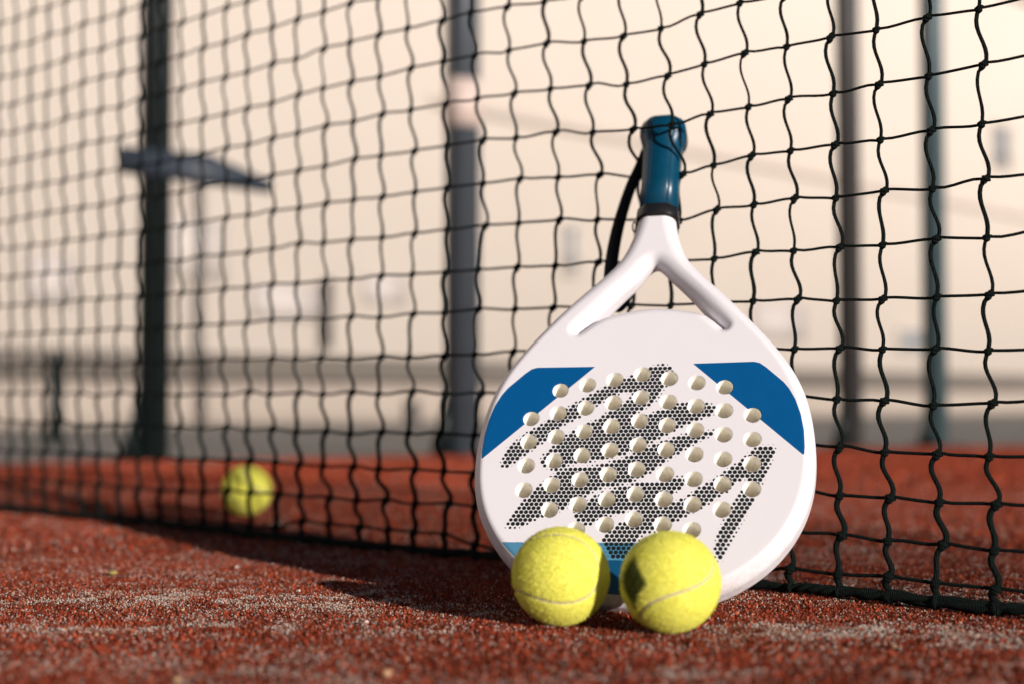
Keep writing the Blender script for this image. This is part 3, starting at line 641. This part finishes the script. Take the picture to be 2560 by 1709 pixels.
def ball(loc, Rm, label, mark=None):
    q = np.random.default_rng(int(abs(loc[0]) * 1e4))
    D = BV / np.linalg.norm(BV, axis=1)[:, None]; S_ = SEAM @ np.array(Rm).T
    def seamd(D): return np.arccos(np.clip(np.max(D @ S_.T, axis=1), -1, 1)) * BR
    sd = np.concatenate([seamd(D[i:i + 5000]) for i in range(0, len(D), 5000)])
    P = D * (BR * (1 + .002 * (vnoise(D[:, 0] * 9 + 20, D[:, 1] * 9 + D[:, 2] * 7 + 20, 8) - .5)) - .0007 * np.exp(-(sd / .0011) ** 2))[:, None]
    at = {'seam': sd}
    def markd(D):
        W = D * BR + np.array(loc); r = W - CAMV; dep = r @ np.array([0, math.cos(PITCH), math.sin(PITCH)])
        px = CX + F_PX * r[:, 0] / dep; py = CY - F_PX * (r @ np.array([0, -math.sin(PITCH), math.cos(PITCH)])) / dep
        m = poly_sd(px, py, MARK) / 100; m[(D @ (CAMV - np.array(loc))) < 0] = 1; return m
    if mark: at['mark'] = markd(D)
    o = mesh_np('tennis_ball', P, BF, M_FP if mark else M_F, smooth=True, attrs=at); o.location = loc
    n = 26000; d = q.normal(size=(n, 3)); d /= np.linalg.norm(d, axis=1)[:, None]; s2 = np.concatenate([seamd(d[i:i + 5000]) for i in range(0, n, 5000)])
    d = d[s2 > .0014]; s2 = s2[s2 > .0014]; n = len(d)
    tg = q.normal(size=(n, 3)); tg -= (tg * d).sum(1)[:, None] * d; tg /= np.linalg.norm(tg, axis=1)[:, None]; sd2 = np.cross(d, tg)
    l = (.0009 + .0016 * q.random((n, 1)) ** 2); b0 = d * (BR * .998); m1 = b0 + d * l * .5 + tg * l * .5; t1 = m1 + d * l * .15 + tg * l * .8
    wd = .00010
    V = np.stack([b0 - sd2 * wd, b0 + sd2 * wd, m1 + sd2 * wd, m1 - sd2 * wd, t1], 1).reshape(-1, 3); i = np.arange(n)[:, None] * 5
    at = {'seam': np.repeat(s2, 5)}
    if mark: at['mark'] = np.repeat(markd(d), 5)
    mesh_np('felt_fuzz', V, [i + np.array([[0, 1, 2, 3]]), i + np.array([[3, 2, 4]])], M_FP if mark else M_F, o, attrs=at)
    tag(o, label, 'tennis ball', 'yellow tennis balls on the court'); return o
def ballpos(px, y):
    a = onray(px, 1440, y); return (float(a[0]), float(y), BR + .0005)
RL = [[0.0119, -0.2472, -0.9689], [0.4294, -0.8738, 0.2282], [-0.9031, -0.4187, 0.0957]]
RR = [[0.354, -0.2053, 0.9124], [0.1133, 0.9778, 0.1761], [-0.9283, 0.041, 0.3694]]
ball(ballpos(1401.5, .984), RL, 'yellow tennis ball in front of the racket, the left one of the close pair')
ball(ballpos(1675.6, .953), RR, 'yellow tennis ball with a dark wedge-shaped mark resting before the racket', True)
ball(ballpos(614.6, 1.915), [[1, 0, 0], [0, 0, -1], [0, 1, 0]], 'blurred yellow tennis ball lying alone behind the net')

# ------------------------------------------------------------------ fence posts, bollard
M_POSTD = simple('dark_green_paint', (.007, .012, .012), .45, .4, .2, 12)
M_POSTG = simple('grey_paint', (.055, .066, .078), .35, .5, .15, 10)
M_POSTT = simple('teal_grey_paint', (.06, .10, .11), .4, .5, .15, 10)
M_POSTB = simple('brown_grey_paint', (.05, .048, .046), .45, .4, .15, 10)
M_BAND = simple('painted_glint', (.62, .50, .44), .5, .4, .1, 20)  # pale colour standing in for sun reflected off the grey post
yaw = math.atan2(ED[1], ED[0])
def post(px, y, wpx, mat, label, matf, h=3.0, foot=.12, side=-1):
    x = (px - CX) / F_PX * y; t = wpx / F_PX * y
    o = empty('fence_post', (x, y, -.009), yaw); tag(o, label, 'post', 'steel fence posts behind the court')
    bevelled('shaft', [((0, 0, h / 2), (t / 1.12, t / 1.12, h))], mat, o, .004)
    bevelled('base_plate', [((0, 0, .006), (t * 2.0, t * 2.0, .012))], matf, o, .002)
    # triangular stiffener
    r = t / 2.24
    V = np.array([(side * r, -.012, .012), (side * (r + t * .6), -.012, .012), (side * r, -.012, .012 + foot * 1.6), (side * r, .012, .012), (side * (r + t * .6), .012, .012), (side * r, .012, .012 + foot * 1.6)])
    F = [np.array([(0, 1, 2), (3, 5, 4)]), np.array([(0, 3, 4, 1), (1, 4, 5, 2), (0, 2, 5, 3)])]
    mesh_np('stiffener', V, F, matf, o)
    bevelled('post_cap', [((0, 0, h + .006), (t * 1.0, t * 1.0, .012))], matf, o, .002)
    return o, t
p1, t1 = post(384, 3.72, 76, M_POSTD, 'dark green fence post with a slanting latch arm, left of the ball behind the net', M_POSTD)
zc = .78
Ra = rod(.10, (0, 1, 0))
V = np.array([(-.10, -.05, zc - .030), (.30, -.05, zc - .060), (.30, -.05, zc - .030), (.13, -.05, zc + .030), (-.10, -.05, zc + .035)]); V2_ = V + np.array([0, .03, 0])
Vv = np.concatenate([V, V2_]); n5 = 5
mesh_np('latch_arm', Vv, [np.array([[0, 1, 2, 3, 4], [9, 8, 7, 6, 5]]), np.array([[i, i + 5, (i + 1) % 5 + 5, (i + 1) % 5] for i in range(5)])], simple('latch_steel', (.035, .045, .060), .5, .4, .2, 20), p1)
p2, t2 = post(1155, 4.05, 78, M_POSTG, 'grey fence post with a painted-on sunlit glint, seen left of the racket handle', M_POSTD)
bevelled('glint_band', [((0, 0, 1.01), (t2 * .93, t2 * .93, .14))], M_BAND, p2, .002)  # sunlit spot on the post, put in as a pale band around the shaft
post(2126, 4.75, 50, M_POSTB, 'thin brown-grey fence post to the right of the racket', M_POSTD, foot=.10)
post(2338, 4.90, 50, M_POSTT, 'teal-grey fence post nearest the right edge of the view', M_POSTD, foot=.08)
bx = (139 - CX) / F_PX * 5.3
bo = empty('bollard', (bx, 5.3, -.009)); tag(bo, 'short dark bollard on the pavement at the far left behind the net', 'bollard')
def cyl(name, r0, r1, z0, z1, mat, parent, n=24):
    a = np.arange(n) / n * 2 * np.pi; V = np.concatenate([np.stack([r * np.cos(a), r * np.sin(a), 0 * a + z], -1) for r, z in ((r0, z0), (r1, z1))])
    F = [np.array([[i, (i + 1) % n, n + (i + 1) % n, n + i] for i in range(n)]), np.array([list(range(n))[::-1], [n + i for i in range(n)]])]
    return mesh_np(name, V, F, mat, parent)
cyl('shaft', .026, .026, 0, .30, M_POSTD, bo); cyl('cap', .030, .022, .30, .345, M_POSTD, bo); cyl('foot', .055, .045, 0, .02, M_POSTD, bo)

# ------------------------------------------------------------------ building behind
BD = np.array([.713, .701, 0]); BD /= np.linalg.norm(BD); BN = np.array([BD[1], -BD[0], 0])     # BN faces the court
BO = np.array([-3.06, 8.5, 0])
N = NB('stucco'); n1 = N.noise(1.2, 5, .6); n2 = N.noise(90, 4, .6)
N.base(N.mix(n1, (.635, .565, .485), (.68, .61, .535))); N.rough(.95, .0); N.bump(n2, .3, .004); M_WALL = N.m
M_LEDGE = simple('ledge_stone', (.50, .43, .36), .8, .3, .1, 4); M_PL = simple('plinth_stone', (.15, .13, .11), .8, .3, .2, 4)
M_PLB = simple('plinth_base', (.40, .34, .285), .85, .2, .12, 3)
M_GL = simple('window_glass', (.22, .25, .28), .35, .5, .2, 3); M_FR = simple('window_frame_paint', (.54, .50, .45), .5, .4, .1, 10)
bld = empty('building', tuple(BO), math.atan2(BD[1], BD[0])); tag(bld, 'long beige stuccoed building closing the view behind the fence', 'building')
# local: x along the facade, -y towards the court
Lx0, Lx1, Htop = -14., 60., 9.
bevelled('wall', [(((Lx0 + Lx1) / 2, 3.0, Htop / 2 - .1), (Lx1 - Lx0, 6.0, Htop + .2))], M_WALL, bld, .01)
def strip(name, z0, z1, d, mat, x0=Lx0, x1=Lx1):
    return bevelled(name, [(((x0 + x1) / 2, -d / 2 + .001, (z0 + z1) / 2), (x1 - x0, d, z1 - z0))], mat, bld, .006)
strip('plinth', -.05, .27, .06, M_PLB); strip('plinth_band', .275, .47, .075, M_PL); strip('string_course', 2.42, 2.50, .04, simple('course_render', (.60, .52, .45), .8, .3, .1, 4), 3.4); strip('string_course', 5.2, 5.3, .06, M_LEDGE)
strip('roof_cornice', Htop - .4, Htop + .15, .25, M_LEDGE)
def tt_(px, dep=False):
    q = (px - CX) / F_PX; t = (8.5 * q + 3.06) / (BD[0] - BD[1] * q); return t, 8.5 + BD[1] * t
def window(px0, px1, py0, py1):
    a, za = tt_(px0); b, zb = tt_(px1); z = (za + zb) / 2; h1 = CAM_H + (1000 - py0) / F_PX * z; h0 = CAM_H + (1000 - py1) / F_PX * z
    cx, wd = (a + b) / 2, b - a; f_ = .05
    fr = bevelled('window', [((cx, -.03, h0 + f_ / 2), (wd, .06, f_)), ((cx, -.03, h1 - f_ / 2), (wd, .06, f_)), ((a + f_ / 2, -.03, (h0 + h1) / 2), (f_, .055, h1 - h0 - 2 * f_)), ((b - f_ / 2, -.03, (h0 + h1) / 2), (f_, .055, h1 - h0 - 2 * f_))], M_FR, bld, .004)
    bevelled('pane', [((cx, -.012, (h0 + h1) / 2), (wd - 2 * f_ - .004, .02, h1 - h0 - 2 * f_ - .004))], M_GL, fr, .002)
def panel(px0, px1, py0, py1, m):
    a, za = tt_(px0); b, zb = tt_(px1); z = (za + zb) / 2; h1 = CAM_H + (1000 - py0) / F_PX * z; h0 = CAM_H + (1000 - py1) / F_PX * z
    bevelled('shutter', [(((a + b) / 2, -.015, (h0 + h1) / 2), (b - a, .03, h1 - h0))], m, bld, .004)
M_SH = simple('shutter_paint', (.52, .47, .435), .7, .3, .08, 4)
panel(625, 800, 715, 798, M_SH); panel(60, 180, 640, 760, M_SH); panel(410, 560, 545, 700, simple('pale_shutter_paint', (.56, .505, .455), .7, .3, .08, 4)); panel(1880, 2010, 760, 850, M_SH); panel(905, 1010, 690, 760, M_SH)
window(1402, 1440, 560, 690); window(2245, 2300, 822, 880); window(2485, 2525, 310, 420)
a, z = tt_(802)
def pipe(px, py0, py1, r=.03):
    a, z = tt_(px); h1 = CAM_H + (1000 - py0) / F_PX * z; h0 = CAM_H + (1000 - py1) / F_PX * z
    o = cyl('downpipe', r, r, h0, h1, M_POSTB, bld, 12); o.location = (a, -.08, 0)
pipe(802, 700, 870);  pipe(1012, 1000, 1085, .06)
